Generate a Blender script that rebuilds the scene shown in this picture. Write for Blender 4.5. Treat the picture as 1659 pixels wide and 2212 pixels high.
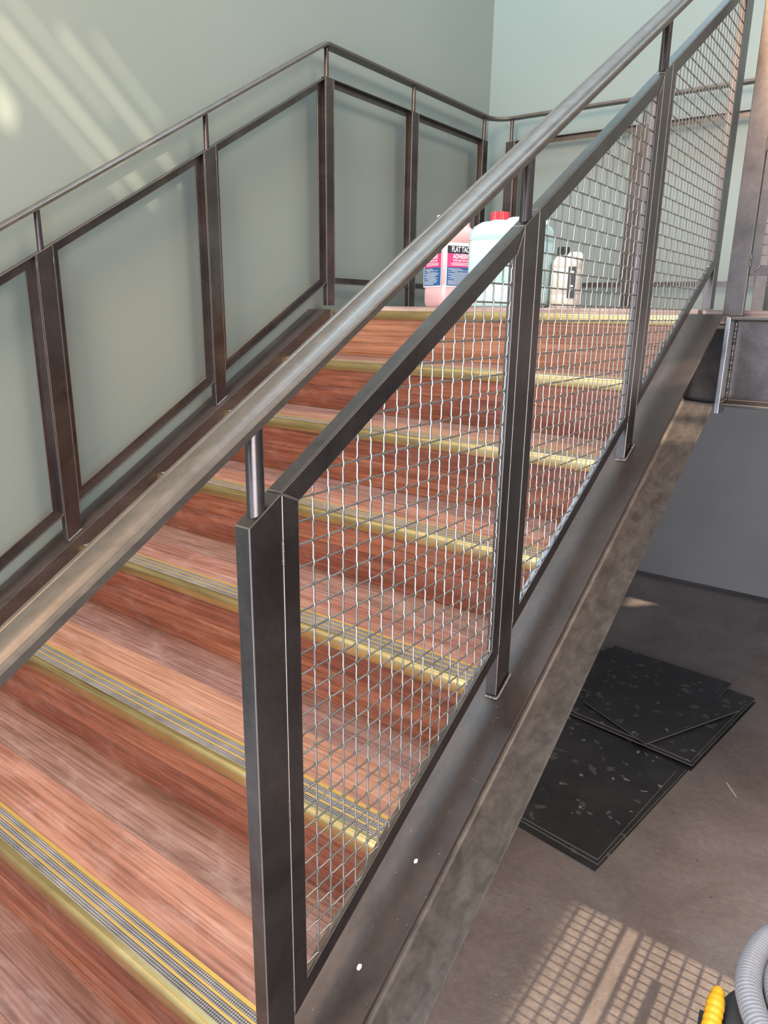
import bpy, bmesh, math, random
from mathutils import Vector, Matrix
random.seed(7)
for o in list(bpy.data.objects): bpy.data.objects.remove(o)
SC = bpy.context.scene
COL = SC.collection

# ------------------------------------------------------------------ camera
cam_d = bpy.data.cameras.new('camera')
cam = bpy.data.objects.new('camera', cam_d); COL.objects.link(cam); SC.camera = cam
FW = Vector((-0.56799812, 0.77758765, -0.26969534)); RT = Vector((0.80507155, 0.59300717, 0.01422321)); UP = Vector((-0.17099106, 0.20904529, 0.96284065))
m = Matrix((RT, UP, -FW)).transposed().to_4x4(); m.translation = Vector((0.49679, -2.16623, -0.0015))
cam.matrix_world = m
cam_d.sensor_fit = 'HORIZONTAL'; cam_d.sensor_width = 36.0
cam_d.lens = 36.0 * 1545.735 / 1659.0
cam_d.clip_start = 0.02; cam_d.clip_end = 60

# ------------------------------------------------------------------ light
SC.view_settings.view_transform = 'Standard'; SC.view_settings.look = 'None'
SC.view_settings.exposure = 0.15; SC.view_settings.gamma = 1.0; SC.view_settings.use_curve_mapping = False
world = bpy.data.worlds.new('world'); SC.world = world; world.use_nodes = True
bg = world.node_tree.nodes['Background']; bg.inputs[0].default_value = (0.78, 0.86, 1.0, 1); bg.inputs[1].default_value = 0.30

def area(name, loc, target, sx, sy, power, col):
    d = bpy.data.lights.new(name, 'AREA'); d.shape = 'RECTANGLE'; d.size = sx; d.size_y = sy; d.energy = power; d.color = col
    o = bpy.data.objects.new(name, d); COL.objects.link(o); o.location = loc
    o.rotation_euler = (Vector(target) - Vector(loc)).to_track_quat('-Z', 'Y').to_euler(); return o
area('skylight', (-0.85, -0.45, 4.1), (-0.5, 1.2, 0.2), 1.3, 1.3, 185, (0.56, 0.80, 1.0))
area('street_window', (-0.2, -4.3, 0.4), (-0.2, 0.0, -0.5), 2.6, 3.4, 120, (0.72, 0.85, 1.0))
area('warm_bounce_fill', (-0.35, -3.0, 1.7), (-1.44, -1.1, 1.2), 0.8, 1.3, 84, (1.0, 0.68, 0.38))  # added fill lamp, stands in for warm bounce on the left wall
area('side_fill', (2.4, -0.8, 2.5), (0.4, 0.0, -1.6), 1.6, 1.6, 78, (1.0, 0.82, 0.66))  # added fill lamp for the concrete and left wall, no window there
area('lower_fill', (1.5, -3.2, -0.5), (0.2, 2.2, -1.2), 1.6, 1.2, 60, (0.95, 0.96, 1.0))  # added fill lamp to lift the grey rear wall and floor
sd = bpy.data.lights.new('sun', 'SUN'); sd.energy = 5.5; sd.angle = math.radians(0.53); sd.color = (1.0, 0.84, 0.62)
SUN = Vector((-1.61, 0, -1)).normalized()
sun = bpy.data.objects.new('sun', sd); COL.objects.link(sun); sun.rotation_euler = SUN.to_track_quat('-Z', 'Y').to_euler(); sun.location = (4, 0, 4)

# ------------------------------------------------------------------ dimensions
G, R = 0.28, 0.16422; S = R / G
W = 1.3613; T = 0.0213; PW = 0.0455
ZF = -1.60; YB = 1.33; XL = -1.445
Z0 = 0.795; ZH = 0.898
X = Vector((1, 0, 0)); Y = Vector((0, 1, 0)); Z = Vector((0, 0, 1)); SL = Vector((0, 1, S))

# ------------------------------------------------------------------ materials
def new_mat(name):
    m = bpy.data.materials.new(name); m.use_nodes = True
    return m, m.node_tree, m.node_tree.nodes['Principled BSDF']
def N(nt, t, **kw):
    n = nt.nodes.new(t)
    for k, v in kw.items():
        if k in n.inputs: n.inputs[k].default_value = v
        else: setattr(n, k, v)
    return n
def ramp(nt, fac, stops):
    r = nt.nodes.new('ShaderNodeValToRGB'); nt.links.new(fac, r.inputs[0])
    e = r.color_ramp.elements
    while len(e) < len(stops): e.new(0.5)
    for i, (p, c) in enumerate(stops): e[i].position = p; e[i].color = (*c, 1) if len(c) == 3 else c
    return r
def coords(nt, scale=(1, 1, 1), loc=(0, 0, 0), rot=(0, 0, 0)):
    tc = nt.nodes.new('ShaderNodeTexCoord'); mp = nt.nodes.new('ShaderNodeMapping')
    nt.links.new(tc.outputs['Object'], mp.inputs[0]); mp.inputs['Scale'].default_value = scale; mp.inputs['Location'].default_value = loc; mp.inputs['Rotation'].default_value = rot
    return mp.outputs[0]
def noise(nt, vec, scale, detail=4, rough=0.55, dist=0):
    n = N(nt, 'ShaderNodeTexNoise'); n.inputs['Scale'].default_value = scale; n.inputs['Detail'].default_value = detail
    n.inputs['Roughness'].default_value = rough; n.inputs['Distortion'].default_value = dist
    nt.links.new(vec, n.inputs['Vector']); return n
def mix(nt, fac, a, b, mode='MIX'):
    n = nt.nodes.new('ShaderNodeMix'); n.data_type = 'RGBA'; n.blend_type = mode
    for s, v in ((n.inputs[0], fac), (n.inputs[6], a), (n.inputs[7], b)):
        if hasattr(v, 'links'): nt.links.new(v, s)
        else: s.default_value = v if not isinstance(v, tuple) or len(v) == 4 else (*v, 1)
    return n.outputs[2]
def bump(nt, h, strength, dist=0.001):
    b = nt.nodes.new('ShaderNodeBump'); b.inputs['Strength'].default_value = strength; b.inputs['Distance'].default_value = dist
    nt.links.new(h, b.inputs['Height']); return b.outputs[0]
def plain(name, col, rough=0.5, metal=0.0, **kw):
    m, nt, p = new_mat(name); p.inputs['Base Color'].default_value = (*col, 1); p.inputs['Roughness'].default_value = rough; p.inputs['Metallic'].default_value = metal
    for k, v in kw.items(): p.inputs[k].default_value = v
    return m
def steel(name, dark, light, rough=(0.3, 0.5), metal=0.75, stretch=(9, 9, 9), speck=0.0, bumpy=0.15):
    m, nt, p = new_mat(name)
    v = coords(nt, stretch); n1 = noise(nt, v, 1.0, 6, 0.6, 0.6)
    v2 = coords(nt, (60, 60, 60)); n2 = noise(nt, v2, 1.5, 5, 0.7)
    c = ramp(nt, n1.outputs[0], [(0.3, dark), (0.7, light)])
    c2 = ramp(nt, n2.outputs[0], [(0.35, (0.88, 0.88, 0.88)), (0.75, (1.12, 1.11, 1.10))])
    col = mix(nt, 1.0, c.outputs[0], c2.outputs[0], 'MULTIPLY')
    if speck:
        vr = N(nt, 'ShaderNodeTexVoronoi'); vr.inputs['Scale'].default_value = 130; nt.links.new(coords(nt), vr.inputs['Vector'])
        sel = ramp(nt, vr.outputs['Distance'], [(0.0, (1, 1, 1)), (0.13, (0, 0, 0))])
        rnd = ramp(nt, vr.outputs['Color'], [(1 - speck, (0, 0, 0)), (1 - speck + 0.02, (1, 1, 1))])
        f = mix(nt, 1.0, sel.outputs[0], rnd.outputs[0], 'MULTIPLY')
        col = mix(nt, f, col, (0.62, 0.55, 0.45))
    nt.links.new(col, p.inputs['Base Color'])
    rr = ramp(nt, n1.outputs[0], [(0.3, (rough[0],) * 3), (0.7, (rough[1],) * 3)])
    nt.links.new(rr.outputs[0], p.inputs['Roughness']); p.inputs['Metallic'].default_value = metal
    nt.links.new(bump(nt, n2.outputs[0], bumpy, 0.0006), p.inputs['Normal'])
    return m
M = {}
M['steel'] = steel('blackened_steel', (0.080, 0.067, 0.064), (0.140, 0.120, 0.116), (0.24, 0.34), 0.86, (7, 7, 7), 0.0, 0.05)
M['handrail'] = steel('brushed_handrail_steel', (0.10, 0.083, 0.070), (0.145, 0.120, 0.102), (0.44, 0.50), 0.6, (60, 2.0, 60), 0.0, 0.3)
M['stringer'] = steel('mill_scale_steel', (0.042, 0.029, 0.025), (0.095, 0.068, 0.058), (0.42, 0.56), 0.3, (14, 3, 10), 0.25, 0.25)
M['dusty'] = steel('dusty_sidelit_steel', (0.115, 0.095, 0.083), (0.235, 0.197, 0.17), (0.40, 0.52), 0.4, (40, 3, 40), 0.1, 0.35)  # lower flange: dust, with side light also put into the paler colour
M['edge_glint'] = plain('steel_edge_glint', (0.23, 0.195, 0.175), 0.42, 0.85)  # paler colour paints a highlight onto the bevelled steel edges
M['wire'] = plain('galvanised_wire', (0.31, 0.29, 0.27), 0.42, 0.85)
M['weld'] = plain('weld_steel', (0.20, 0.175, 0.16), 0.45, 0.75)
M['seam'] = plain('seam_glint', (0.50, 0.42, 0.34), 0.45, 0.6)  # pale colour standing in for the bright line along post joints
M['bare'] = steel('ground_steel', (0.22, 0.22, 0.23), (0.4, 0.4, 0.42), (0.3, 0.42), 0.85)

def wood(name, c1, c2, c3, scale=1.0, rough=0.38, seed=0.0, haze=0.25):
    m, nt, p = new_mat(name)
    v = coords(nt, (0.9 * scale, 15 * scale, 15 * scale), (seed, seed * 1.7, seed * 0.3))
    n = noise(nt, v, 1.0, 6, 0.62, 1.6)
    v2 = coords(nt, (3.5, 170, 170), (seed, 0, 0)); n2 = noise(nt, v2, 1.0, 3, 0.6)
    c = ramp(nt, n.outputs[0], [(0.31, c1), (0.5, c2), (0.69, c3)])
    f = ramp(nt, n2.outputs[0], [(0.38, (0.55, 0.50, 0.48)), (0.58, (1.08, 1.08, 1.08))])
    col = mix(nt, 0.75, c.outputs[0], f.outputs[0], 'MULTIPLY')
    n4 = noise(nt, coords(nt, (1.5, 7, 7), (seed * 2, 1, 0)), 1.0, 4, 0.6, 2.5)
    g4 = ramp(nt, n4.outputs[0], [(0.3, (0.80, 0.76, 0.74)), (0.68, (1.12, 1.10, 1.08))])
    col = mix(nt, 0.8, col, g4.outputs[0], 'MULTIPLY')
    # dried dust smears and scuffs left by building work
    n3 = noise(nt, coords(nt, (9, 22, 22), (seed, 3, 0)), 1.0, 7, 0.7, 0.8)
    d = ramp(nt, n3.outputs[0], [(0.5, (0, 0, 0)), (0.78, (haze,) * 3)])
    col = mix(nt, d.outputs[0], col, (0.62, 0.44, 0.38))
    vr = N(nt, 'ShaderNodeTexVoronoi'); vr.inputs['Scale'].default_value = 70; nt.links.new(coords(nt), vr.inputs['Vector'])
    sel = ramp(nt, vr.outputs['Distance'], [(0.0, (1, 1, 1)), (0.09, (0, 0, 0))])
    rnd = ramp(nt, vr.outputs['Color'], [(0.9, (0, 0, 0)), (0.92, (1, 1, 1))])
    col = mix(nt, mix(nt, 1.0, sel.outputs[0], rnd.outputs[0], 'MULTIPLY'), col, (0.8, 0.7, 0.62))
    nt.links.new(col, p.inputs['Base Color'])
    r = ramp(nt, n3.outputs[0], [(0.3, (rough - 0.08,) * 3), (0.8, (rough + 0.2,) * 3)])
    nt.links.new(r.outputs[0], p.inputs['Roughness'])
    nt.links.new(bump(nt, n2.outputs[0], 0.15, 0.0005), p.inputs['Normal'])
    return m
M['tread_front'] = [wood('blackbutt_plank_%d' % i, a, b, c, 1, 0.4, s) for i, (a, b, c, s) in enumerate([
    ((0.25, 0.095, 0.06), (0.38, 0.165, 0.108), (0.46, 0.23, 0.155), 1.0), ((0.22, 0.09, 0.065), (0.34, 0.15, 0.108), (0.43, 0.22, 0.165), 5.0),
    ((0.26, 0.11, 0.065), (0.42, 0.20, 0.125), (0.50, 0.265, 0.17), 9.0)])]
M['tread_back'] = [wood('brown_plank_%d' % i, a, b, c, 1, 0.4, s) for i, (a, b, c, s) in enumerate([
    ((0.17, 0.085, 0.06), (0.27, 0.145, 0.11), (0.33, 0.19, 0.15), 2.0), ((0.15, 0.075, 0.06), (0.25, 0.13, 0.105), (0.31, 0.18, 0.15), 7.0)])]
M['riser'] = [wood('red_riser_board_%d' % i, a, b, c, 0.8, 0.3, s, 0.12) for i, (a, b, c, s) in enumerate([
    ((0.085, 0.024, 0.014), (0.17, 0.052, 0.030), (0.25, 0.085, 0.048), 3.0), ((0.10, 0.028, 0.014), (0.21, 0.068, 0.036), (0.30, 0.11, 0.058), 11.0)])]
M['riser_orange'] = wood('orange_riser_board', (0.25, 0.10, 0.055), (0.36, 0.16, 0.09), (0.43, 0.21, 0.13), 0.8, 0.32, 4.0, 0.12)
M['landing_wood'] = wood('landing_plank', (0.4, 0.28, 0.27), (0.52, 0.4, 0.38), (0.6, 0.48, 0.47), 1, 0.4, 6.0)

def brass():
    m, nt, p = new_mat('brass')
    n = noise(nt, coords(nt, (5, 18, 18)), 1.0, 5, 0.6, 0.6)
    c = ramp(nt, n.outputs[0], [(0.3, (0.46, 0.33, 0.14)), (0.62, (0.62, 0.46, 0.21)), (0.8, (0.74, 0.58, 0.32))])
    nt.links.new(c.outputs[0], p.inputs['Base Color']); p.inputs['Metallic'].default_value = 0.92
    r = ramp(nt, n.outputs[0], [(0.35, (0.27,) * 3), (0.75, (0.34,) * 3)]); nt.links.new(r.outputs[0], p.inputs['Roughness'])
    return m
M['brass'] = brass()
M['bar'] = plain('brass_bar', (0.62, 0.37, 0.09), 0.4, 0.45)
def ribbed():
    m, nt, p = new_mat('knurled_rubber')
    v = coords(nt, (1, 1, 1), rot=(0, 0, math.radians(45)))
    ck = N(nt, 'ShaderNodeTexChecker'); ck.inputs['Scale'].default_value = 330; nt.links.new(v, ck.inputs['Vector'])
    ck.inputs['Color1'].default_value = (0.36, 0.32, 0.30, 1); ck.inputs['Color2'].default_value = (0.06, 0.055, 0.055, 1)
    n = noise(nt, coords(nt, (14, 14, 14)), 1.0, 4)
    c = ramp(nt, n.outputs[0], [(0.3, (0.6, 0.58, 0.56)), (0.7, (1.15, 1.1, 1.08))])
    nt.links.new(mix(nt, 1.0, ck.outputs['Color'], c.outputs[0], 'MULTIPLY'), p.inputs['Base Color'])
    p.inputs['Roughness'].default_value = 0.55
    nt.links.new(bump(nt, ck.outputs['Fac'], 0.6, 0.0008), p.inputs['Normal'])
    return m
M['rubber'] = ribbed()
def paint(name, c1, c2, rough=0.42, sc=1.2, b=0.05):
    m, nt, p = new_mat(name)
    n = noise(nt, coords(nt, (sc,) * 3), 1.0, 4, 0.5); n2 = noise(nt, coords(nt, (160,) * 3), 1.0, 3, 0.5)
    c = ramp(nt, n.outputs[0], [(0.35, c1), (0.65, c2)]); nt.links.new(c.outputs[0], p.inputs['Base Color'])
    p.inputs['Roughness'].default_value = rough; nt.links.new(bump(nt, n2.outputs[0], b, 0.0004), p.inputs['Normal'])
    return m
M['wall'] = paint('sage_green_wall_paint', (0.232, 0.266, 0.240), (0.247, 0.281, 0.254), 0.32)
M['grey_wall'] = paint('grey_wall', (0.36, 0.345, 0.35), (0.41, 0.395, 0.40), 0.6, 2.0, 0.2)
def floor_mat():
    m, nt, p = new_mat('dusty_concrete')
    n = noise(nt, coords(nt, (3, 3, 3)), 1.0, 8, 0.6, 0.5); n2 = noise(nt, coords(nt, (40, 40, 40)), 1.0, 8, 0.75)
    c = ramp(nt, n.outputs[0], [(0.3, (0.24, 0.185, 0.163)), (0.55, (0.35, 0.28, 0.255)), (0.75, (0.42, 0.35, 0.33))])
    f = ramp(nt, n2.outputs[0], [(0.35, (0.82,) * 3), (0.7, (1.12,) * 3)])
    col = mix(nt, 1.0, c.outputs[0], f.outputs[0], 'MULTIPLY')
    for sc_, thr, cc in ((26, 0.66, (0.6, 0.55, 0.52)), (17, 0.70, (0.03, 0.028, 0.026)), (48, 0.70, (0.5, 0.45, 0.42))):
        vr = N(nt, 'ShaderNodeTexVoronoi'); vr.inputs['Scale'].default_value = sc_; nt.links.new(coords(nt), vr.inputs['Vector'])
        sel = ramp(nt, vr.outputs['Distance'], [(0.0, (1, 1, 1)), (0.09, (0, 0, 0))]); rnd = ramp(nt, vr.outputs['Color'], [(thr - 0.1, (0, 0, 0)), (thr - 0.09, (1, 1, 1))])
        col = mix(nt, mix(nt, 1.0, sel.outputs[0], rnd.outputs[0], 'MULTIPLY'), col, cc)
    nt.links.new(col, p.inputs['Base Color']); p.inputs['Roughness'].default_value = 0.5
    nt.links.new(bump(nt, n2.outputs[0], 0.8, 0.006), p.inputs['Normal'])
    return m
M['floor'] = floor_mat()
def terrazzo():
    m, nt, p = new_mat('black_chip_tile')
    v = coords(nt); n = noise(nt, v, 9, 4, 0.6); w = mix(nt, 0.06, v, n.outputs['Color'], 'LINEAR_LIGHT')
    base = ramp(nt, noise(nt, v, 6, 6, 0.65).outputs[0], [(0.3, (0.028, 0.026, 0.026)), (0.7, (0.06, 0.056, 0.055))]).outputs[0]
    for sc_, thr, rad, cc in ((20, 0.72, 0.33, (0.11, 0.112, 0.105)), (34, 0.76, 0.3, (0.15, 0.145, 0.14)), (48, 0.88, 0.36, (0.32, 0.31, 0.29))):
        vr = N(nt, 'ShaderNodeTexVoronoi'); vr.inputs['Scale'].default_value = sc_; nt.links.new(w, vr.inputs['Vector'])
        sel = ramp(nt, vr.outputs['Distance'], [(rad - 0.02, (1, 1, 1)), (rad, (0, 0, 0))]); rnd = ramp(nt, vr.outputs['Color'], [(thr, (0, 0, 0)), (thr + 0.01, (1, 1, 1))])
        base = mix(nt, mix(nt, 1.0, sel.outputs[0], rnd.outputs[0], 'MULTIPLY'), base, cc)
    nt.links.new(base, p.inputs['Base Color']); p.inputs['Roughness'].default_value = 0.42
    return m
M['tile'] = terrazzo()
M['tile_edge'] = plain('tile_backing', (0.24, 0.205, 0.18), 0.7)
M['pink'] = plain('pink_jug_plastic', (0.80, 0.50, 0.50), 0.35, **{'Subsurface Weight': 0.15})
M['mint'] = plain('pale_mint_jug_plastic', (0.52, 0.74, 0.73), 0.35, **{'Subsurface Weight': 0.15})
M['cream'] = plain('cream_jug_plastic', (0.70, 0.62, 0.54), 0.35, **{'Subsurface Weight': 0.15})
M['red'] = plain('red_cap', (0.75, 0.04, 0.06), 0.35)
M['black'] = plain('black_plastic', (0.018, 0.018, 0.02), 0.4)
M['white'] = plain('white_print', (0.85, 0.85, 0.86), 0.5)
M['magenta'] = plain('magenta_print', (0.75, 0.06, 0.24), 0.5)
M['blue'] = plain('blue_print', (0.03, 0.13, 0.33), 0.5)
M['ink'] = plain('black_print', (0.03, 0.03, 0.04), 0.5)
M['hose'] = plain('grey_hose_plastic', (0.27, 0.27, 0.30), 0.42)
M['yellow'] = plain('yellow_plastic', (0.85, 0.42, 0.02), 0.4)
M['vac'] = plain('dusty_black_plastic', (0.06, 0.058, 0.06), 0.45)

# ------------------------------------------------------------------ mesh helpers
def link(name, bm, mat, parent=None, bevel=0.0, smooth=None, segs=2):
    bmesh.ops.recalc_face_normals(bm, faces=bm.faces)
    me = bpy.data.meshes.new(name)
    if parent is not None:
        off = Vector((0, 0, 0)); q = parent
        while q is not None: off += Vector(q.location); q = q.parent
        for v in bm.verts: v.co -= off
    bm.to_mesh(me); bm.free()
    mats = mat if isinstance(mat, list) else [mat]
    for a in mats: me.materials.append(a)
    o = bpy.data.objects.new(name, me); COL.objects.link(o)
    if parent is not None: o.parent = parent
    if smooth is not None:
        for p in me.polygons: p.use_smooth = True
        try: me.set_sharp_from_angle(angle=math.radians(smooth))
        except Exception: pass
    if bevel:
        b = o.modifiers.new('bevel', 'BEVEL'); b.width = bevel; b.segments = segs; b.limit_method = 'ANGLE'; b.angle_limit = math.radians(35)
        b.harden_normals = False
        if mat is M.get('steel'): me.materials.append(M['edge_glint']); b.material = 1
    return o
def thing(name, label, cat, loc=(0, 0, 0), group=None):
    o = bpy.data.objects.new(name, None); COL.objects.link(o); o.location = loc; o.empty_display_size = 0.05
    o['label'] = label; o['category'] = cat
    if group: o['group'] = group
    return o
def tag(o, label, cat, group=None):
    o['label'] = label; o['category'] = cat
    if group: o['group'] = group
    return o
def struct(name, bm, mat, **kw):
    o = link(name, bm, mat, **kw); o['kind'] = 'structure'; return o
def hexa(bm, P):
    v = [bm.verts.new(p) for p in P]
    for f in ((0, 1, 2, 3), (4, 5, 6, 7), (0, 1, 5, 4), (1, 2, 6, 5), (2, 3, 7, 6), (3, 0, 4, 7)): bm.faces.new([v[i] for i in f])
def box(bm, x0, x1, y0, y1, z0, z1):
    hexa(bm, [(x0, y0, z0), (x1, y0, z0), (x1, y1, z0), (x0, y1, z0), (x0, y0, z1), (x1, y0, z1), (x1, y1, z1), (x0, y1, z1)])
def prism(bm, pts, d):
    d = Vector(d); a = [bm.verts.new(Vector(p)) for p in pts]; b = [bm.verts.new(Vector(p) + d) for p in pts]
    n = len(a); bm.faces.new(a); bm.faces.new(b)
    for i in range(n): bm.faces.new((a[i], a[(i + 1) % n], b[(i + 1) % n], b[i]))
def ring(bm, outer, inner, d):
    d = Vector(d); n = len(outer)
    A = [bm.verts.new(Vector(p)) for p in outer]; B = [bm.verts.new(Vector(p)) for p in inner]
    A2 = [bm.verts.new(Vector(p) + d) for p in outer]; B2 = [bm.verts.new(Vector(p) + d) for p in inner]
    for i in range(n):
        j = (i + 1) % n
        bm.faces.new((A[i], A[j], B[j], B[i])); bm.faces.new((A2[i], A2[j], B2[j], B2[i]))
        bm.faces.new((A[i], A[j], A2[j], A2[i])); bm.faces.new((B[i], B[j], B2[j], B2[i]))
def tube(bm, pts, r, n=10, caps=True, up=None):
    pts = [Vector(p) for p in pts]; rs = r if isinstance(r, (list, tuple)) else [r] * len(pts)
    t0 = (pts[1] - pts[0]).normalized(); u = Vector(up) if up is not None else (Z if abs(t0.z) < 0.9 else X)
    a = t0.cross(u).normalized(); rings = []
    for i, p in enumerate(pts):
        t = (pts[min(i + 1, len(pts) - 1)] - pts[max(i - 1, 0)]).normalized()
        a = (a - t * a.dot(t)).normalized(); b = t.cross(a)
        rings.append([bm.verts.new(p + (a * math.cos(k * 2 * math.pi / n) + b * math.sin(k * 2 * math.pi / n)) * rs[i]) for k in range(n)])
    for i in range(len(rings) - 1):
        for k in range(n): bm.faces.new((rings[i][k], rings[i][(k + 1) % n], rings[i + 1][(k + 1) % n], rings[i + 1][k]))
    if caps: bm.faces.new(rings[0]); bm.faces.new(rings[-1])
def sweep(bm, prof, pts, sides, ups):
    """carry a closed profile (a along side, b along up) through the points"""
    rr = []
    for p, s, u in zip(pts, sides, ups): rr.append([bm.verts.new(Vector(p) + Vector(s) * a + Vector(u) * b) for a, b in prof])
    n = len(prof)
    for i in range(len(rr) - 1):
        for k in range(n): bm.faces.new((rr[i][k], rr[i][(k + 1) % n], rr[i + 1][(k + 1) % n], rr[i + 1][k]))
    bm.faces.new(rr[0]); bm.faces.new(rr[-1])
def weld(pts, r, name, parent):
    """bead of overlapping ripples along a seam"""
    bm = bmesh.new(); P = []; RR = []
    for a, b in zip(pts[:-1], pts[1:]):
        a = Vector(a); b = Vector(b); L = (b - a).length; k = max(4, int(L / 0.0018))
        for i in range(k): P.append(a.lerp(b, i / k)); RR.append(r * (1.0 if len(P) % 2 else 0.72) * random.uniform(0.85, 1.1))
    P.append(Vector(pts[-1])); RR.append(r * 0.6); RR[0] = r * 0.5
    tube(bm, P, RR, 7); return link(name, bm, M['weld'], parent, smooth=60)

# ------------------------------------------------------------------ setting
bm = bmesh.new(); box(bm, -1.9, 3.0, -4.5, 3.2, ZF - 0.1, ZF); struct('floor', bm, M['floor'])
bm = bmesh.new(); box(bm, XL - 0.12, XL, -3.4, YB + 0.12, ZF, 3.6); struct('wall_left', bm, M['wall'])
bm = bmesh.new(); box(bm, XL, 3.0, YB, YB + 0.12, -0.235, 3.6); struct('wall_back', bm, M['wall'])
bm = bmesh.new(); box(bm, XL, 3.0, 2.27, 2.4, ZF + 0.032, -0.1); struct('wall_rear', bm, M['grey_wall'])
bm = bmesh.new(); box(bm, XL, 3.0, -4.5, -2.55, ZF, ZF + 0.006); struct('floor_reflector', bm, paint('pale_reflector', (0.52, 0.56, 0.62), (0.58, 0.62, 0.68), 0.4))  # unseen pale slab added as a reflector for post faces and brass
# facade added out of view on the right, slots shaped to cast sun patches
def sun_mask():
    bm = bmesh.new(); xa, xb = 3.0, 3.1
    def hole(poly):                                         # quads (y,z)
        return [Vector((xa, a, b)) for a, b in poly]
    y0, y1, z0, z1 = -4.5, 3.2, ZF, 4.6
    dz = (3.0 - XL) / 1.61
    slots = []
    for ya_, za_, yb_, zb_, w_ in ((-1.13, 0.668, -0.705, 0.300, 0.026), (-1.15, 0.615, -0.80, 0.300, 0.016), (-0.965, 0.690, -0.590, 0.372, 0.022), (-0.86, 0.70, -0.66, 0.53, 0.012), (-1.10, 0.735, -0.83, 0.505, 0.012)):
        slots.append([(ya_, za_ + dz - w_ / 2), (yb_, zb_ + dz - w_ / 2), (yb_, zb_ + dz + w_ / 2), (ya_, za_ + dz + w_ / 2)])
    slots.append([(-1.16, 0.44 + dz), (-1.115, 0.42 + dz), (-1.10, 0.48 + dz), (-1.15, 0.55 + dz)])
    slots += [[(-.265, 1.77), (-.205, 1.715), (-.285, 1.645), (-.345, 1.70)], [(-.010, 1.665), (-.010, 1.575), (-.055, 1.545), (-.075, 1.62)],
              [(-.105, 1.60), (-.100, 1.525), (-.165, 1.49), (-.185, 1.565)], [(1.70, 0.65), (1.86, 0.66), (1.86, 0.565)]]
    low = [(-1.75, -0.42), (-0.502, -0.42), (-0.502, 0.275), (-1.75, 0.275)]
    from mathutils.geometry import tessellate_polygon
    loops = [[Vector((a, b, 0)) for a, b in [(y0, z0), (y1, z0), (y1, z1), (y0, z1)]]] + [[Vector((a, b, 0)) for a, b in q] for q in slots + [low]]
    flat = [p for l in loops for p in l]
    tris = tessellate_polygon(loops)
    vs = [bm.verts.new((xa, p.x, p.y)) for p in flat]
    for t in tris: bm.faces.new([vs[i] for i in t])
    o = struct('wall_sun_mask', bm, M['grey_wall']); so = o.modifiers.new('thickness', 'SOLIDIFY'); so.thickness = 0.004; return o
sun_mask()

# ------------------------------------------------------------------ stringers
def channel_profile(x_web, sgn, depth, width=0.089):
    """C section: web at x_web, flanges towards sgn; (x, z) points, z measured down from the top face"""
    tf, tw = 0.0085, 0.0075
    p = [(0, 0), (width, 0), (width, -tf * 0.75)]
    for k in range(5):
        a = math.pi / 2 * k / 4; p.append((tw + 0.009 - 0.009 * math.sin(a), -tf * 1.4 - 0.009 * (1 - math.cos(a))))
    q = [(tw + 0.009 - 0.009 * math.sin(math.pi / 2 * (4 - k) / 4), -depth + tf * 1.4 + 0.009 * (1 - math.cos(math.pi / 2 * (4 - k) / 4))) for k in range(5)]
    p += q + [(width, -depth + tf * 0.75), (width, -depth), (0, -depth)]
    return [(x_web + sgn * a, b) for a, b in p]
def stringer(label, x_web, sgn, ya, yb):
    t = thing('stair_stringer', label, 'stringer', (x_web, ya, ZF))
    bm = bmesh.new(); prof = channel_profile(x_web, sgn, 0.262)
    off = 0.026
    A = [Vector((x, ya, S * ya + off + z)) for x, z in prof]; B = [Vector((x, yb, S * yb + off + z)) for x, z in prof]
    # cut the head of the channel level with the landing
    a = [bm.verts.new(p) for p in A]; b = [bm.verts.new(p) for p in B]; n = len(a)
    bm.faces.new(a); bm.faces.new(b)
    for i in range(n): bm.faces.new((a[i], a[(i + 1) % n], b[(i + 1) % n], b[i]))
    geom = bm.verts[:] + bm.edges[:] + bm.faces[:]
    bmesh.ops.bisect_plane(bm, geom=geom, plane_co=(0, 0, 0.004), plane_no=(0, 0, 1), clear_outer=True)
    bmesh.ops.holes_fill(bm, edges=[e for e in bm.edges if e.is_boundary])
    geom = bm.verts[:] + bm.edges[:] + bm.faces[:]
    bmesh.ops.bisect_plane(bm, geom=geom, plane_co=(0, 0, ZF), plane_no=(0, 0, -1), clear_outer=True)
    bmesh.ops.holes_fill(bm, edges=[e for e in bm.edges if e.is_boundary])
    bmesh.ops.recalc_face_normals(bm, faces=bm.faces)
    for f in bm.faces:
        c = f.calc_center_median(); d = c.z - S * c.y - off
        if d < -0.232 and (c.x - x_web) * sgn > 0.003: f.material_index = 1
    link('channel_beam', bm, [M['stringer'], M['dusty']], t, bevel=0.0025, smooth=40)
    return t
XWR = -0.037; XWL = -1.342
st_r = stringer('dark steel channel stringer sloping under the mesh railing, flanges facing the concrete floor', XWR, 1, -2.7, -0.012)
st_l = stringer('dark steel channel stringer running up beside the green wall', XWL, -1, -2.7, -0.012)
# plaster and paint splashes on the near stringer
for (px_, y_, r_) in ((0.012, -1.408, 0.0030), (0.012, -1.545, 0.0034)):
    bm = bmesh.new(); bmesh.ops.create_icosphere(bm, subdivisions=2, radius=r_)
    for v in bm.verts: v.co = Vector((v.co.x * random.uniform(0.7, 1.2), v.co.y * 1.2, v.co.z * 0.25 + v.co.y * S)) + Vector((px_, y_, S * y_ + 0.0265))
    link('paint_splash', bm, M['white'], st_r)

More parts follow.
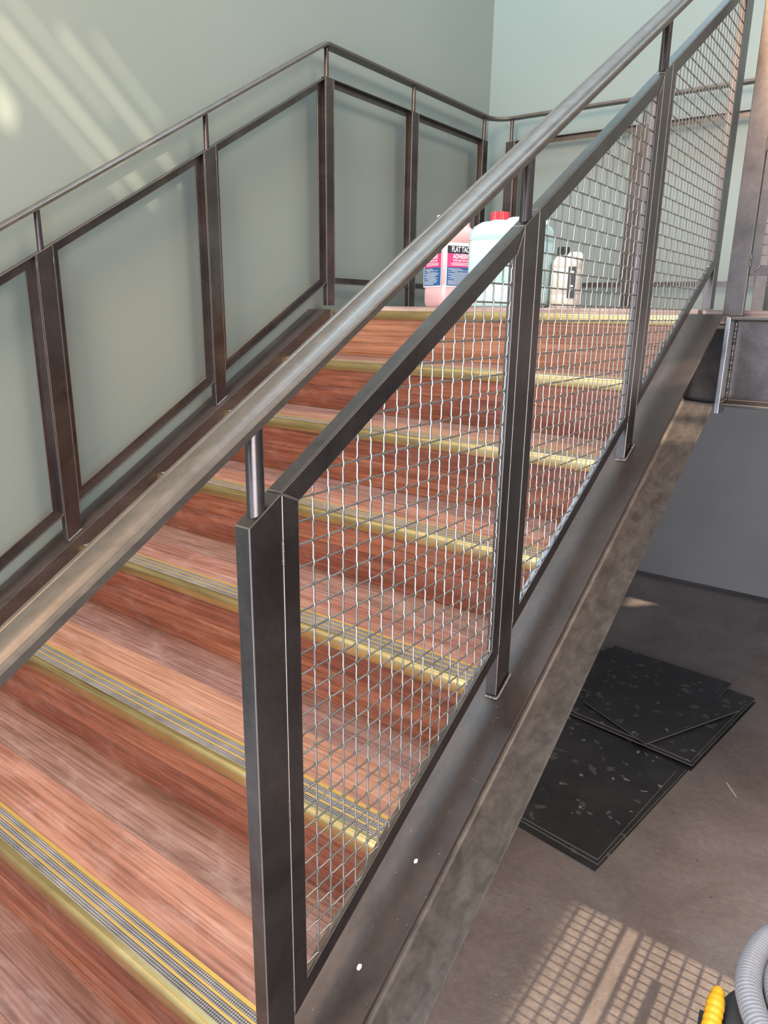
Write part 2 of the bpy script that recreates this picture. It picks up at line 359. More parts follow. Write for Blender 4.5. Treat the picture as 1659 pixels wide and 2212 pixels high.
# ------------------------------------------------------------------ treads
names = ['top step, just below the landing', 'second step below the landing', 'third step below the landing', 'fourth step below the landing', 'fifth step below the landing',
         'sixth step below the landing', 'lowest one, at the bottom left corner', 'step at the foot of the stair']
def nosing_profile(h=0.030):
    # (y, z): brass bullnose extrusion, rounded front, flat tread leg
    p = [(0.0665, 0.0), (0.0085, 0.0008)]
    for k in range(1, 8):
        a = math.pi / 2 * k / 7; p.append((0.0085 - 0.0085 * math.sin(a), 0.0008 - 0.010 * (1 - math.cos(a))))
    p += [(0.0, -h + 0.004), (0.0015, -h + 0.001), (0.004, -h), (0.007, -h), (0.007, -0.006), (0.0665, -0.004)]
    return p
BARS = [(0.0150, 0.0270), (0.0312, 0.0433), (0.0477, 0.0585)]
def step(i, parent_name='stair_step'):
    y0 = -G * i; z0 = -R * i; xa, xb = XWL + 0.0005, XWR - 0.0005
    t = thing(parent_name, ('red-brown wooden step with brass nosing, ' + names[i - 1]) if i else 'timber landing with brass nosing at the head of the stair', 'step' if i else 'landing', ((xa + xb) / 2, y0, z0 - 0.03), 'steps of the staircase' if i else None)
    if i:
        bm = bmesh.new(); box(bm, xa, xb, y0 + 0.0668, y0 + 0.1725, z0 - 0.022, z0); link('tread_plank', bm, M['tread_front'][i % 3], t, bevel=0.0008)
        bm = bmesh.new(); box(bm, xa, xb, y0 + 0.1730, y0 + G + 0.010, z0 - 0.022, z0 - 0.0002); p = link('tread_plank', bm, M['tread_back'][i % 2], t, bevel=0.0008); p['label'] = 'browner back plank'
    else:
        bm = bmesh.new(); box(bm, xa, xb, y0 + 0.0668, YB - 0.0005, z0 - 0.022, z0 + 0.017); link('landing_boards', bm, M['landing_wood'], t, bevel=0.001)
        bm = bmesh.new(); box(bm, xb + 0.01, 1.2, 0.075, YB - 0.0005, z0 - 0.022, z0 + 0.0155); link('landing_boards', bm, M['landing_wood'], t, bevel=0.001)
    hr = 0.088
    bm = bmesh.new(); box(bm, xa, xb, y0 + 0.0085, y0 + 0.028, z0 - R + 0.0005, z0 - hr); link('riser_board', bm, M['riser_orange'] if i < 1 else M['riser'][(i + 1) % 2], t, bevel=0.0008)
    bm = bmesh.new(); box(bm, xa, xb, y0 + 0.0085, y0 + 0.028, z0 - hr + 0.0004, z0 - 0.0045); link('riser_board', bm, M['riser_orange'] if i < 1 else M['riser'][i % 2], t, bevel=0.0008)
    bm = bmesh.new(); prism(bm, [(xa, y0 + a, z0 + b) for a, b in nosing_profile()], (xb - xa, 0, 0)); nz = link('brass_nosing', bm, M['brass'], t, smooth=35)
    for a, b in BARS:
        bm = bmesh.new(); box(bm, xa + 0.001, xb - 0.001, y0 + a, y0 + b, z0 + 0.0004, z0 + 0.0016); link('rubber_insert', bm, M['rubber'], nz)
    for a in (0.0290, 0.0455, 0.0615):
        bm = bmesh.new(); box(bm, xa + 0.001, xb - 0.001, y0 + a - 0.0019, y0 + a + (0.0019 if a < 0.05 else 0.0048), z0 + 0.0004, z0 + 0.0019); link('brass_bar', bm, M['bar'], nz)
    return t
for i in range(1, 9): step(i)
step(0, 'stair_landing')

# landing edge beam
bt = thing('landing_beam', 'dark steel channel beam carrying the landing edge, right of the stringer', 'beam', (0.06, 0.0, -0.24))
bm = bmesh.new()
prof = [(-0.02, 0.0), (0.062, 0.0), (0.062, -0.240), (-0.02, -0.240), (-0.02, -0.231), (0.052, -0.228), (0.052, -0.012), (-0.02, -0.009)]
prism(bm, [(0.069, a, b - 0.001) for a, b in prof], (1.9, 0, 0)); link('channel_beam', bm, M['steel'], bt, bevel=0.002)
bm = bmesh.new(); box(bm, 0.0555, 0.069, -0.02, 0.060, -0.262, -0.002); link('end_plate', bm, M['bare'], bt, bevel=0.002)
weld([(0.0715, -0.004 + 0.05, -0.014), (0.0715, 0.048, -0.15), (0.0715, 0.047, -0.225)], 0.0042, 'weld_bead', bt)
weld([(0.0715, -0.016, -0.229), (0.0725, 0.045, -0.226)], 0.004, 'weld_bead', bt)
bm = bmesh.new(); box(bm, XWL, XWR + 0.09, 0.030, 0.062, -0.24, -0.035); link('riser_bearer', bm, M['steel'], bt)
bm = bmesh.new(); box(bm, XL, 3.0, 0.064, YB - 0.001, -0.235, -0.025); struct('landing_slab', bm, M['grey_wall']).name = 'floor_upper'

# ------------------------------------------------------------------ railings
LEG, TH = 0.0240, 0.0032
def frame_yz(ya, yb, zb, zt, slope, x_out, sgn, parent):
    """angle-iron frame in a plane of constant x; in-plane leg at x_out, standing leg runs to x_out - sgn*T"""
    f = lambda y, z, x: Vector((x, y, z + slope * y))
    def loop(i, x):
        c = math.sqrt(1 + slope * slope)
        return [f(ya + i, zb + i * c, x), f(yb - i, zb + i * c, x), f(yb - i, zt - i * c, x), f(ya + i, zt - i * c, x)]
    bm = bmesh.new()
    ring(bm, loop(0, x_out), loop(LEG, x_out), (-sgn * TH, 0, 0))
    ring(bm, loop(0, x_out - sgn * TH), loop(TH, x_out - sgn * TH), (-sgn * (T - TH), 0, 0))
    return link('angle_frame', bm, M['steel'], parent, bevel=0.0008)
def mesh_infill(ya, yb, zb, zt, slope, x, parent, pitch=0.0257, y_first=None, r=0.00128, amp=0.00110, inset=0.006, z_first=0.0):
    """crimped woven wire, uprights vertical, cross wires level"""
    bm = bmesh.new(); ya += inset; yb -= inset; zb += inset; zt -= inset
    y = y_first if y_first is not None else ya + pitch * 0.5
    while y - pitch > ya: y -= pitch
    ys = []
    while y < yb: ys.append(y); y += pitch
    zmin = zb + slope * ya; k0 = math.floor((zmin - z_first) / pitch)
    for i, y in enumerate(ys):
        lo, hi = zb + slope * y, zt + slope * y; pts = [Vector((x, y, lo))]
        k = math.ceil((lo - z_first) / pitch)
        while z_first + k * pitch < hi:
            z = z_first + k * pitch; s = 1 if (i + k) % 2 else -1
            for dz, a in ((-0.0052, -0.15), (-0.0022, 0.85), (0.0, 1.0), (0.0022, 0.85), (0.0052, -0.15)):
                if lo < z + dz < hi: pts.append(Vector((x + s * amp * a, y, z + dz)))
            k += 1
        pts.append(Vector((x, y, hi))); tube(bm, pts, r, 6, up=X)
    k = k0
    while z_first + k * pitch < zt + slope * yb:
        z = z_first + k * pitch; k += 1
        a0 = max(ya, (z - zt) / slope if slope else ya); a1 = min(yb, (z - zb) / slope if slope else yb)
        if slope == 0 and not (zb < z < zt): continue
        if a1 - a0 < 0.006: continue
        pts = [Vector((x, a0, z))]
        for i, y in enumerate(ys):
            s = -1 if (i + k - 1) % 2 else 1
            for dy, a in ((-0.0052, -0.15), (-0.0022, 0.85), (0.0, 1.0), (0.0022, 0.85), (0.0052, -0.15)):
                if a0 < y + dy < a1: pts.append(Vector((x + s * amp * a, y + dy, z)))
        pts.append(Vector((x, a1, z))); tube(bm, pts, r, 6, up=X)
    return link('woven_wire_mesh', bm, M['wire'], parent, smooth=50)
def post_yz(ya, yb, zlo, zhi, slope_b, slope_t, xa, xb, parent):
    bm = bmesh.new()
    prism(bm, [(xa, ya, zlo + slope_b * ya), (xa, yb, zlo + slope_b * yb), (xa, yb, zhi + slope_t * yb), (xa, ya, zhi + slope_t * ya)], (xb - xa, 0, 0))
    return link('post', bm, M['steel'], parent, bevel=0.0012)
def rail_profile(w=0.0235):
    # moulded handrail: flat underside, upright lips, broad convex top between two quirks
    p = [(-w, -0.0095), (-w, -0.0015), (-w + 0.0018, 0.0004), (-w + 0.0062, 0.0010), (-w + 0.0078, 0.0002)]
    for k in range(0, 11):
        a = -1 + 2 * k / 10; p.append((a * (w - 0.0090), 0.0002 + 0.0046 * math.sqrt(max(0, 1 - a * a * 0.98))))
    p += [(w - 0.0078, 0.0002), (w - 0.0062, 0.0010), (w - 0.0018, 0.0004), (w, -0.0015), (w, -0.0095)]
    return p

# near railing with wire mesh
rr = thing('mesh_railing', 'near blackened steel stair railing with woven wire mesh panels and brushed handrail', 'railing', (0, -1.7, -1.0))
near_posts = [-1.7073, -1.1476, -0.5785, 0.0305]
for y in near_posts:
    top = y > 0
    p = post_yz(y, y + PW, 0.0262 if not top else 0.0172, Z0, S if not top else 0, S, -T, 0.0, rr)
    bm = bmesh.new(); yc = y + PW * 0.44; tube(bm, [(-T / 2, yc, Z0 + S * yc - 0.008), (-T / 2, yc, ZH + S * yc - 0.008)], 0.0092, 20, up=X)
    link('handrail_support', bm, M['steel'], rr, smooth=40)
for j in range(3):
    ya, yb = near_posts[j] + PW + 0.0006, near_posts[j + 1] - 0.0006
    fr = frame_yz(ya, yb, 0.110, Z0, S, 0.0, 1, rr)
    mesh_infill(ya, yb, 0.110, Z0, S, -0.0060, fr, y_first=-1.6086 if j == 0 else None, z_first=-0.3208, inset=0.008)
bm = bmesh.new(); pr = rail_profile(); ys = (-2.45, 0.35)
sweep(bm, pr, [(-T / 2, y, ZH + S * y) for y in ys], [X, X], [Z, Z]); link('handrail', bm, M['handrail'], rr, smooth=28)
# weld beads of the near railing; seams are pale tubes painting a highlight
def seam(y, z0, z1, x, parent):
    bm = bmesh.new(); tube(bm, [(x, y, z0), (x, y, z1)], 0.00055, 6); return link('seam', bm, M['seam'], parent, smooth=60)
for y in near_posts:
    if y < 0:
        seam(y + PW + 0.0003, S * (y + PW) + 0.125, Z0 + S * (y + PW) - 0.003, 0.0002, rr)
        if y > -1.7: seam(y - 0.0003, S * y + 0.125, Z0 + S * y - 0.003, 0.0002, rr)
P1, P2, P3, P4 = near_posts
def top(y): return Z0 + S * y
weld([(0.0004, P1 + PW, top(P1 + PW) + 0.0004), (-T + 0.001, P1 + PW, top(P1 + PW) + 0.0006)], 0.0016, 'weld_bead', rr)
weld([(0.0006, P1 + PW + 0.001, top(P1 + PW) - 0.0015), (0.0006, P1 + PW + LEG, top(P1 + PW) - 0.012)], 0.0019, 'weld_bead', rr)
weld([(0.0004, P1 + PW, top(P1 + PW) - 0.050), (0.0004, P1 + PW, top(P1 + PW) - 0.078)], 0.0018, 'weld_bead', rr)
weld([(0.0004, P1 + PW, -0.54), (0.0004, P1 + PW, -0.57)], 0.0016, 'weld_bead', rr)
weld([(0.0004, P1 + PW, -0.815), (0.0004, P1 + PW, -0.855)], 0.0018, 'weld_bead', rr)
for yy in (P2, P3):
    weld([(0.0006, yy - LEG * 0.1, top(yy) - 0.004), (0.0006, yy - LEG, top(yy) - 0.044)], 0.0016, 'weld_bead', rr)
    zb_ = S * (yy) + 0.026
    weld([(-T, yy - 0.003, zb_ - 0.002), (0.002, yy - 0.003, zb_), (0.004, yy, zb_ + 0.002), (0.004, yy + PW, S * (yy + PW) + 0.028)], 0.0036, 'weld_bead', rr)

# railing along the green wall
wr = thing('wall_railing', 'blackened steel stair railing with open panels along the green walls, turning round the landing corner', 'railing', (-W, -1.1, -0.6))
XF, XK = -W, -W - T
wall_posts = [(-1.7035, S), (-1.1385, S), (-0.5735, S), (-0.0078, None)]
for y, sl in wall_posts:
    if sl: post_yz(y, y + PW, 0.0262, Z0, S, S, XK, XF, wr)
    else: post_yz(y, y + PW - 0.003, 0.018, Z0, 0, 0.0, XK, XF, wr)
for y in (0.5375, 1.137): post_yz(y, y + PW, 0.018, Z0, 0, 0, XK, XF, wr)
def support(x, y, z0, z1, parent):
    bm = bmesh.new(); tube(bm, [(x, y, z0), (x, y, z1)], 0.0080, 16, up=X); return link('handrail_support', bm, M['steel'], parent, smooth=40)
xc = (XF + XK) / 2
for y in (-1.7035, -1.1385, -0.5735): support(xc, y + PW * 0.42, Z0 + S * (y + PW * 0.42) - 0.007, ZH + S * (y + PW * 0.42) - 0.007, wr)
for y in (0.008, 0.558, 1.158): support(xc, y, Z0 - 0.002, ZH - 0.006, wr)
frame_yz(-2.25, -1.704, 0.108, Z0, S, XK, -1, wr)
for a, b in ((-1.7035, -1.1385), (-1.1385, -0.5735), (-0.5735, -0.0078)): frame_yz(a + PW + 0.0005, b - 0.0005, 0.104, Z0, S, XK, -1, wr)
for a, b in ((0.0350, 0.5375), (0.5375 + PW, 1.137)): frame_yz(a + 0.0005, b - 0.0005, 0.098, Z0, 0.0, XK, -1, wr)
for y in (-1.1385, -0.5735):
    zt = Z0 + S * y
    weld([(XF + 0.0004, y - 0.0004, zt - 0.020), (XF + 0.0004, y - 0.0004, zt - 0.036)], 0.0016, 'weld_bead', wr)
    weld([(XF + 0.0004, y + PW, S * y + Z0 - 0.005), (XF + 0.0004, y + PW, S * y + Z0 - 0.022)], 0.0016, 'weld_bead', wr)
    weld([(XF + 0.003, y + 0.001, S * y + 0.028), (XF + 0.003, y + PW, S * (y + PW) + 0.028)], 0.0038, 'weld_bead', wr)
# back rail along x
YP = 1.243
for x in (-1.297, -0.662, -0.1125, 0.52):
    bm = bmesh.new(); box(bm, x, x + PW, YP, YP + T, 0.018, Z0); link('post', bm, M['steel'], wr, bevel=0.0012)
    support(x + PW * 0.5, YP + T / 2, Z0 - 0.002, ZH - 0.006, wr)
def frame_xz(xa, xb, zb, zt, parent):
    def loop(i, y): return [(xa + i, y, zb + i), (xb - i, y, zb + i), (xb - i, y, zt - i), (xa + i, y, zt - i)]
    bm = bmesh.new(); ring(bm, loop(0, YP + T), loop(LEG, YP + T), (0, -TH, 0)); ring(bm, loop(0, YP + T - TH), loop(TH, YP + T - TH), (0, -(T - TH), 0))
    return link('angle_frame', bm, M['steel'], parent, bevel=0.0008)
for a, b in ((-1.297, -0.662), (-0.662, -0.1125), (-0.1125, 0.52)): frame_xz(a + PW + 0.0005, b - 0.0005, 0.120, Z0, wr)
# continuous handrail: slope, level run, rounded corner, run along the back wall
bm = bmesh.new(); path, sides = [], []
for y in (-2.5, -0.006): path.append(Vector((xc, y, ZH + 0.004 + S * y))); sides.append(X)
path.append(Vector((xc, 0.004, ZH + 0.003))); sides.append(X)
rc = 0.10; yc = YP + T / 2
path.append(Vector((xc, yc - rc, ZH + 0.003))); sides.append(X)
for k in range(1, 11):
    a = math.pi / 2 * k / 10; path.append(Vector((xc + rc - rc * math.cos(a), yc - rc + rc * math.sin(a), ZH + 0.003))); sides.append(Vector((math.cos(a), -math.sin(a), 0)))
path.append(Vector((1.2, yc, ZH + 0.003))); sides.append(Vector((0, -1, 0)))
sweep(bm, rail_profile(0.0225), path, sides, [Z] * len(path)); link('handrail', bm, M['handrail'], wr, smooth=28)

# mesh gate panel standing on the landing beam at the right edge
gp = thing('mesh_gate', 'framed wire mesh gate on a broad steel post at the right landing edge', 'gate', (0.07, 0.0, 0.0))
bm = bmesh.new(); box(bm, 0.043, 0.092, -0.004, 0.018, 0.0005, 0.99); link('gate_post', bm, M['steel'], gp, bevel=0.0015)
bm = bmesh.new()
ring(bm, [(0.0945, -0.002, 0.103), (0.80, -0.002, 0.103), (0.80, -0.002, 0.97), (0.0945, -0.002, 0.97)], [(0.1170, -0.002, 0.1265), (0.778, -0.002, 0.1265), (0.778, -0.002, 0.948), (0.1170, -0.002, 0.948)], (0, 0.0035, 0))
ring(bm, [(0.0945, 0.0015, 0.103), (0.80, 0.0015, 0.103), (0.80, 0.0015, 0.97), (0.0945, 0.0015, 0.97)], [(0.0977, 0.0015, 0.1062), (0.7968, 0.0015, 0.1062), (0.7968, 0.0015, 0.9668), (0.0977, 0.0015, 0.9668)], (0, 0.018, 0))
gf = link('gate_frame', bm, M['steel'], gp, bevel=0.0008)
weld([(0.0955, -0.003, 0.1045), (0.1165, -0.003, 0.126)], 0.0028, 'weld_bead', gf)
weld([(0.0933, -0.005, 0.125), (0.0933, -0.005, 0.155)], 0.0030, 'weld_bead', gf)
weld([(0.0933, -0.005, 0.400), (0.0933, -0.005, 0.432)], 0.0030, 'weld_bead', gf)
bm = bmesh.new(); k = 0
while 0.12 + 0.0257 * k < 0.95:
    z = 0.128 + 0.0257 * k; tube(bm, [(0.105, 0.006 + (0.0013 if k % 2 else -0.0013), z), (0.79, 0.006, z)], 0.00135, 6); k += 1
k = 0
while 0.125 + 0.0257 * k < 0.785:
    x = 0.1335 + 0.0257 * k; tube(bm, [(x, 0.006 + (0.0013 if k % 2 else -0.0013), 0.108), (x, 0.006, 0.96)], 0.00135, 6); k += 1
link('woven_wire_mesh', bm, M['wire'], gf, smooth=50)

# mesh guard on the lower floor, right of the view; unseen, shaped to cast the mesh shadow on the concrete
bm = bmesh.new(); gx = 0.62
def wires(z0, z1, y0, y1):
    z = z0
    while z < z1: tube(bm, [(gx, y0, z), (gx, y1, z)], 0.0021, 6); z += 0.0257
    y = y0
    while y < y1: tube(bm, [(gx, y, z0), (gx, y, z1)], 0.0024, 6); y += 0.0257
zc = ZF + (gx - 0.135) / 1.61
wires(ZF + 0.01, zc - 0.014, -1.7, -0.495); wires(zc + 0.014, zc + 0.5, -1.7, -0.495)
for za, zb2 in ((zc - 0.0165, zc - 0.011), (zc + 0.011, zc + 0.0165)): box(bm, gx - 0.003, gx + 0.003, -1.7, -0.49, za, zb2)
box(bm, gx - 0.003, gx + 0.003, -0.498, -0.492, ZF, zc + 0.5)
zr = ZF + (gx - 0.232) / 1.61; box(bm, gx - 0.004, gx + 0.004, -1.0, -0.62, zr - 0.0055, zr + 0.0055)
struct('mesh_guard_1', bm, M['steel'])

# ------------------------------------------------------------------ tiles on the concrete
def tile(poly, z, label, th=0.005):
    bm = bmesh.new(); prism(bm, [(a, b, z) for a, b in poly], (0, 0, th)); bmesh.ops.recalc_face_normals(bm, faces=bm.faces)
    for f in bm.faces: f.material_index = 0 if f.normal.z > 0.5 else 1
    o = link('floor_tile', bm, [M['tile'], M['tile_edge']], bevel=0.0006); return tag(o, label, 'tile', 'black chip-pattern tiles stacked on the concrete')
tile([(-0.023, -0.364), (0.150, 0.880 - 0.55 + 0.0), (-0.56, 0.47), (-0.66, -0.27)][:0] or [(-0.023, -0.364), (0.070, 0.322), (-0.620, 0.415), (-0.713, -0.271)], ZF, 'black chip tile lowest in the stack nearest the viewer, front corner poking out')
tile([(-0.026, -0.335), (0.064, 0.318), (-0.62, 0.44), (-0.70, -0.245)], ZF + 0.0052, 'black chip tile second up in the nearest stack, its corner short of the lowest')
tile([(-0.032, -0.322), (0.038, 0.282), (-0.363, 0.128), (-0.62, 0.03), (-0.70, -0.24)], ZF + 0.0104, 'cut black chip tile on top of the nearest stack with a long reddish cut edge')
tile([(0.079, 0.322), (0.178, 1.002), (-0.50, 1.10), (-0.602, 0.405)], ZF + 0.0106 - 0.0106, 'black chip tile at the bottom of the farther stack under the stair')
tile([(0.076, 0.338), (0.172, 1.004), (-0.50, 1.09), (-0.60, 0.42)], ZF + 0.0156, 'black chip tile in the farther stack with pale dusty right rim')
tile([(0.068, 0.352), (0.150, 0.93), (-0.52, 1.03), (-0.60, 0.44)], ZF + 0.0208, 'black chip tile third up in the farther stack, slightly turned')
tile([(0.066, 1.060), (-0.477, 1.112), (-0.50, 0.60), (0.02, 0.62)], ZF + 0.0260, 'black chip tile whose far right corner shows behind the farther stack')
tile([(-0.094, 0.346), (0.142, 0.828), (-0.26, 0.99), (-0.449, 0.70), (-0.40, 0.50)], ZF + 0.0312, 'cut black chip tile lying slantwise on top of the farther stack')
# bits of debris
bm = bmesh.new(); prism(bm, [(0.194, 0.338, ZF), (0.200, 0.336, ZF), (0.243, 0.272, ZF), (0.239, 0.271, ZF)], (0, 0, 0.0015)); tag(link('plastic_offcut', bm, M['white']), 'thin white plastic sliver on the concrete right of the tile stack', 'debris')

# ------------------------------------------------------------------ jugs on the landing
def rr_loop(w, d, r, n=6):
    pts = []
    for cx_, cy_, a0 in ((w - r, d - r, 0), (-w + r, d - r, 90), (-w + r, -d + r, 180), (w - r, -d + r, 270)):
        for k in range(n + 1):
            a = math.radians(a0 + 90 * k / n); pts.append((cx_ + r * math.cos(a), cy_ + r * math.sin(a)))
    return pts
def loft(bm, levels, cx_, cy_, rot=0.0, n=6):
    c, s = math.cos(rot), math.sin(rot); rings = []
    for z, w, d, r in levels:
        rings.append([bm.verts.new((cx_ + a * c - b * s, cy_ + a * s + b * c, z)) for a, b in rr_loop(w, d, min(r, w * .98, d * .98), n)])
    N_ = len(rings[0])
    for i in range(len(rings) - 1):
        for k in range(N_): bm.faces.new((rings[i][k], rings[i][(k + 1) % N_], rings[i + 1][(k + 1) % N_], rings[i + 1][k]))
    bm.faces.new(rings[0]); bm.faces.new(rings[-1])
ZL = 0.0172
def jug(label, mat, capmat, cx_, cy_, w, d, h, rot, cap_dx, cap_r, handle, group='plastic jugs on the landing'):
    t = thing('plastic_jug', label, 'jug', (cx_, cy_, ZL), group)
    c, s = math.cos(rot), math.sin(rot); L = lambda a, b, z: Vector((cx_ + a * c - b * s, cy_ + a * s + b * c, ZL + z))
    bm = bmesh.new()
    lv = [(0.0, w * 0.86, d * 0.86, 0.03), (0.006, w * 0.95, d * 0.95, 0.03), (0.02, w, d, 0.03), (h * 0.25, w, d, 0.03), (h * 0.255, w * 0.985, d * 0.985, 0.03), (h * 0.27, w * 0.985, d * 0.985, 0.03), (h * 0.275, w, d, 0.03),
          (h * 0.73, w, d, 0.03), (h * 0.735, w * 0.985, d * 0.985, 0.03), (h * 0.75, w * 0.985, d * 0.985, 0.03), (h * 0.755, w, d, 0.03), (h * 0.84, w * 0.985, d * 0.985, 0.035), (h * 0.90, w * 0.93, d * 0.92, 0.04), (h * 0.95, w * 0.80, d * 0.74, 0.045), (h * 0.965, w * 0.62, d * 0.5, 0.04)]
    loft(bm, [(ZL + z, a, b, r) for z, a, b, r in lv], cx_, cy_, rot); link('jug_body', bm, mat, t, smooth=55)
    bm = bmesh.new(); q = L(cap_dx, 0, 0); tube(bm, [q + Z * (h * 0.90), q + Z * (h * 0.985)], [cap_r * 1.12, cap_r * 0.9], 24, up=X); link('jug_neck', bm, mat, t, smooth=50)
    bm = bmesh.new(); n = 48; z1, z2 = h * 0.985, h * 0.985 + 0.026
    lo, hi = [], []
    for k in range(n):
        a = 2 * math.pi * k / n; rad = cap_r * (1.0 if k % 2 else 0.94)
        lo.append(bm.verts.new(q + Vector((math.cos(a) * rad, math.sin(a) * rad, z1)))); hi.append(bm.verts.new(q + Vector((math.cos(a) * rad * 0.95, math.sin(a) * rad * 0.95, z2))))
    for k in range(n): bm.faces.new((lo[k], lo[(k + 1) % n], hi[(k + 1) % n], hi[k]))
    bm.faces.new(lo); bm.faces.new(hi); link('screw_cap', bm, capmat, t)
    if handle:
        x0, x1, z_ = handle; bm = bmesh.new(); P = []
        for k in range(13):
            u = k / 12; P.append(L(x0 + (x1 - x0) * u, 0, h * 0.9 + z_ * min(1.0, 2.6 * math.sin(math.pi * u) ** 0.8)))
        tube(bm, P, 0.0125, 12, up=Y); link('jug_handle', bm, mat, t, smooth=60)
    return t, L
# pink adhesive jug with printed labels
rot = 1.10; PJX, PJY = -1.0394 - 0.0341, 0.30 + 0.1049
tp, L = jug('pink plastic jug with a black, magenta and blue FLAT TACK adhesive label', M['pink'], M['pink'], PJX, PJY, 0.080, 0.080, 0.322, rot, -0.045, 0.020, (-0.010, 0.074, 0.044))
def text(body, size, mat, origin, ax, name, parent, sx=1.0, bold=0.0012):
    cu = bpy.data.curves.new(name, 'FONT'); cu.body = body; cu.size = size; cu.align_x = 'CENTER'; cu.align_y = 'CENTER'; cu.extrude = 0.0001; cu.offset = bold; cu.space_character = 1.0
    tmp = bpy.data.objects.new('tmp', cu); COL.objects.link(tmp)
    dg = bpy.context.evaluated_depsgraph_get(); me = bpy.data.meshes.new_from_object(tmp.evaluated_get(dg)); bpy.data.objects.remove(tmp)
    ax = Vector(ax).normalized(); nrm = ax.cross(Z)
    off = Vector(parent.location)
    q = parent.parent
    while q is not None: off += Vector(q.location); q = q.parent
    for v in me.vertices: v.co = Vector(origin) + ax * v.co.x * sx + Z * v.co.y + nrm * (v.co.z + 0.0003) - off
    me.materials.clear(); me.materials.append(mat)
    o = bpy.data.objects.new(name, me); COL.objects.link(o); o.parent = parent; return o
c_, s_ = math.cos(rot), math.sin(rot)
def label(face):
    # face: 'front' (towards -y) or 'side' (towards -x)
    if face == 'front': u = Vector((c_, s_, 0)); ctr = lambda a, z: L(a, -0.0806, z); half = 0.064
    else: u = Vector((s_, -c_, 0)); ctr = lambda a, z: L(-0.0806, -a, z); half = 0.064
    nrm = u.cross(Z)
    def rect(a0, a1, z0, z1, mat, name, parent, lift=0.0):
        bm = bmesh.new(); p = [ctr(a0, z0), ctr(a1, z0), ctr(a1, z1), ctr(a0, z1)]
        prism(bm, [q + nrm * lift for q in p], nrm * 0.0004); return link(name, bm, mat, parent)
    zb, zt = 0.082, 0.228
    base = rect(-half - 0.004, half + 0.004, zb - 0.005, zt + 0.012, M['white'], 'label', tp)
    lp = lambda a0, a1, z0, z1, mat, name, lift=0.0004: rect(a0, a1, z0, z1, mat, name, base, lift)
    lp(-half, half, zt - 0.028, zt, M['ink'], 'label_band'); lp(-half, half, zt - 0.078, zt - 0.028, M['magenta'], 'label_band'); lp(-half, half, zb, zt - 0.078, M['blue'], 'label_band')
    o = ctr(0, 0) + nrm * 0.0009; at = lambda z: Vector((o.x, o.y, z + ZL))
    sc = half / 0.095
    text('FLAT TACK', 0.027, M['white'], at(zt - 0.0135), u, 'label_text', base, 0.98 * sc, 0.0007)
    text('ADHESIVE', 0.0235, M['white'], at(zt - 0.0385), u, 'label_text', base, 1.1 * sc, 0.0008)
    text('WATER BASED / NON TOXIC', 0.0085, M['white'], at(zt - 0.0535), u, 'label_text', base, 1.0 * sc, 0.0003)
    for k, hw in enumerate((0.05, 0.062, 0.055)): lp(-half * hw / 0.08, half * hw / 0.08, zt - 0.0625 - 0.0045 * k, zt - 0.0605 - 0.0045 * k, M['white'], 'label_print', 0.0008)
    rnd = random.Random(3)
    bm = bmesh.new(); z = zt - 0.084
    while z > zb + 0.004:
        e = rnd.uniform(0.35, 0.95) * half * 0.92; sft = 0 if rnd.random() < 0.4 else (e - half * 0.92)
        p = [ctr(-e + sft, z), ctr(e + sft, z), ctr(e + sft, z + 0.0012), ctr(-e + sft, z + 0.0012)]
        prism(bm, [q + nrm * 0.0008 for q in p], nrm * 0.0003); z -= 0.0034
    link('label_print', bm, M['white'], base)
label('front'); label('side')
jug('pale mint plastic jug with red screw cap, in the middle of the jugs', M['mint'], M['red'], -0.728, 0.25, 0.127, 0.105, 0.300, 0.06, -0.052, 0.034, (-0.03, 0.12, 0.022))
tc_, L2 = jug('small cream plastic jug with black screw cap, right of the mint jug', M['cream'], M['black'], -0.553, 0.335, 0.050, 0.046, 0.182, 0.12, -0.018, 0.021, (0.004, 0.044, 0.014))
bm = bmesh.new(); c2, s2 = math.cos(0.12), math.sin(0.12)
prism(bm, [L2(0.018, -0.0472, 0.035), L2(0.044, -0.0472, 0.035), L2(0.044, -0.0472, 0.138), L2(0.018, -0.0472, 0.138)], (s2 * 0.0006, -c2 * 0.0006, 0)); lb = link('label', bm, M['black'], tc_)
for z in (0.118, 0.060, 0.072):
    bm = bmesh.new(); prism(bm, [L2(0.024, -0.048, z), L2(0.038, -0.048, z), L2(0.038, -0.048, z + 0.006), L2(0.024, -0.048, z + 0.006)], (s2 * 0.0004, -c2 * 0.0004, 0)); link('label_print', bm, M['white'], lb)

# ------------------------------------------------------------------ vacuum cleaner, bottom right
vx, vy = 0.555, -1.19
vc = thing('vacuum_cleaner', 'black drum vacuum cleaner with yellow latch cuff, bottom right corner', 'vacuum cleaner', (vx, vy, ZF))
bm = bmesh.new(); P = [(0.0, 0.13), (0.08, 0.135), (0.36, 0.150), (0.52, 0.150), (0.565, 0.148), (0.585, 0.140), (0.598, 0.120), (0.606, 0.085), (0.61, 0.02)]
tube(bm, [(vx, vy, ZF + z) for z, r in P], [r for z, r in P], 48, up=X); link('drum', bm, M['vac'], vc, smooth=40)
bm = bmesh.new(); ang0 = math.radians(196)
for k in range(14):
    a0, a1 = ang0 + math.radians(2.2 * k - 12), ang0 + math.radians(2.2 * (k + 1) - 12)
    p = [Vector((vx + math.cos(a) * r, vy + math.sin(a) * r, 0)) for a, r in ((a0, 0.147), (a1, 0.147), (a1, 0.160), (a0, 0.160))]
    prism(bm, [q + Z * (ZF + 0.48) for q in p], (0, 0, 0.112))
link('latch_plate', bm, M['black'], vc)
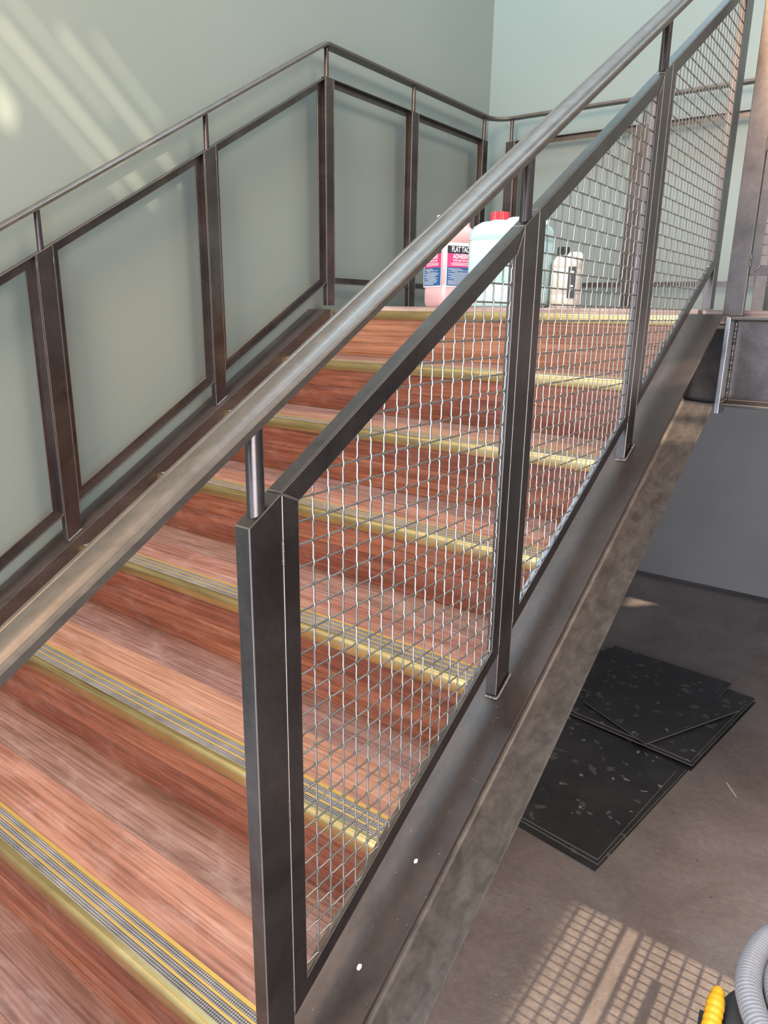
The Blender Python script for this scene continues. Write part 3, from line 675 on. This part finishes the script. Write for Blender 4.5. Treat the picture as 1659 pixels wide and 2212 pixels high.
bm = bmesh.new(); a = Vector((0.413, -1.172, -0.985)); b = Vector((0.418, -1.262, -1.0)); P, RR = [], []
for k in range(61):
    u = k / 60; P.append(a.lerp(b, u)); RR.append((0.0122 + 0.0009 * abs(math.sin(u * math.pi * 8))) * (0.62 + 0.38 * min(1, u * 4)))
tube(bm, P, RR, 20, caps=True); link('latch_cuff', bm, M['yellow'], vc, smooth=70)['label'] = 'yellow ribbed cuff'
def spline(pts, n):
    out = []
    for i in range(1, len(pts) - 2):
        p0, p1, p2, p3 = [Vector(p) for p in pts[i - 1:i + 3]]
        for k in range(n):
            t = k / n; out.append(0.5 * ((2 * p1) + (-p0 + p2) * t + (2 * p0 - 5 * p1 + 4 * p2 - p3) * t * t + (-p0 + 3 * p1 - 3 * p2 + p3) * t ** 3))
    return out
def hose(ctrl, r0):
    raw = spline(ctrl, 60); P = [raw[0]]; acc = 0
    for a, b in zip(raw[:-1], raw[1:]):
        acc += (b - a).length
        if acc >= 0.0009: P.append(b); acc = 0
    RR = []; d = 0
    for i, p in enumerate(P):
        if i: d += (p - P[i - 1]).length
        RR.append(r0 * (1 + 0.15 * (abs(math.sin(math.pi * d / 0.0062)) - 0.6)))
    bm = bmesh.new(); tube(bm, P, RR, 18); return link('vacuum_hose', bm, M['hose'], vc, smooth=85)
hz = -0.972
hose([(0.60, -0.96, hz), (0.54, -0.978, hz), (0.49, -1.005, hz), (0.467, -1.027, hz + .002), (0.456, -1.052, hz + .004), (0.449, -1.085, hz + .006), (0.446, -1.122, hz + .008), (0.448, -1.154, hz + .009), (0.454, -1.180, hz + .010), (0.474, -1.222, hz + .010), (0.51, -1.265, hz + .010), (0.57, -1.29, hz + .01), (0.62, -1.28, hz + .01)], 0.0182)
hose([(0.60, -1.01, hz + .004), (0.55, -1.02, hz + .006), (0.505, -1.045, hz + .008), (0.489, -1.080, hz + .010), (0.483, -1.115, hz + .012), (0.486, -1.150, hz + .014), (0.500, -1.185, hz + .016), (0.53, -1.22, hz + .016), (0.58, -1.24, hz + .016), (0.62, -1.235, hz + .016)], 0.0182)
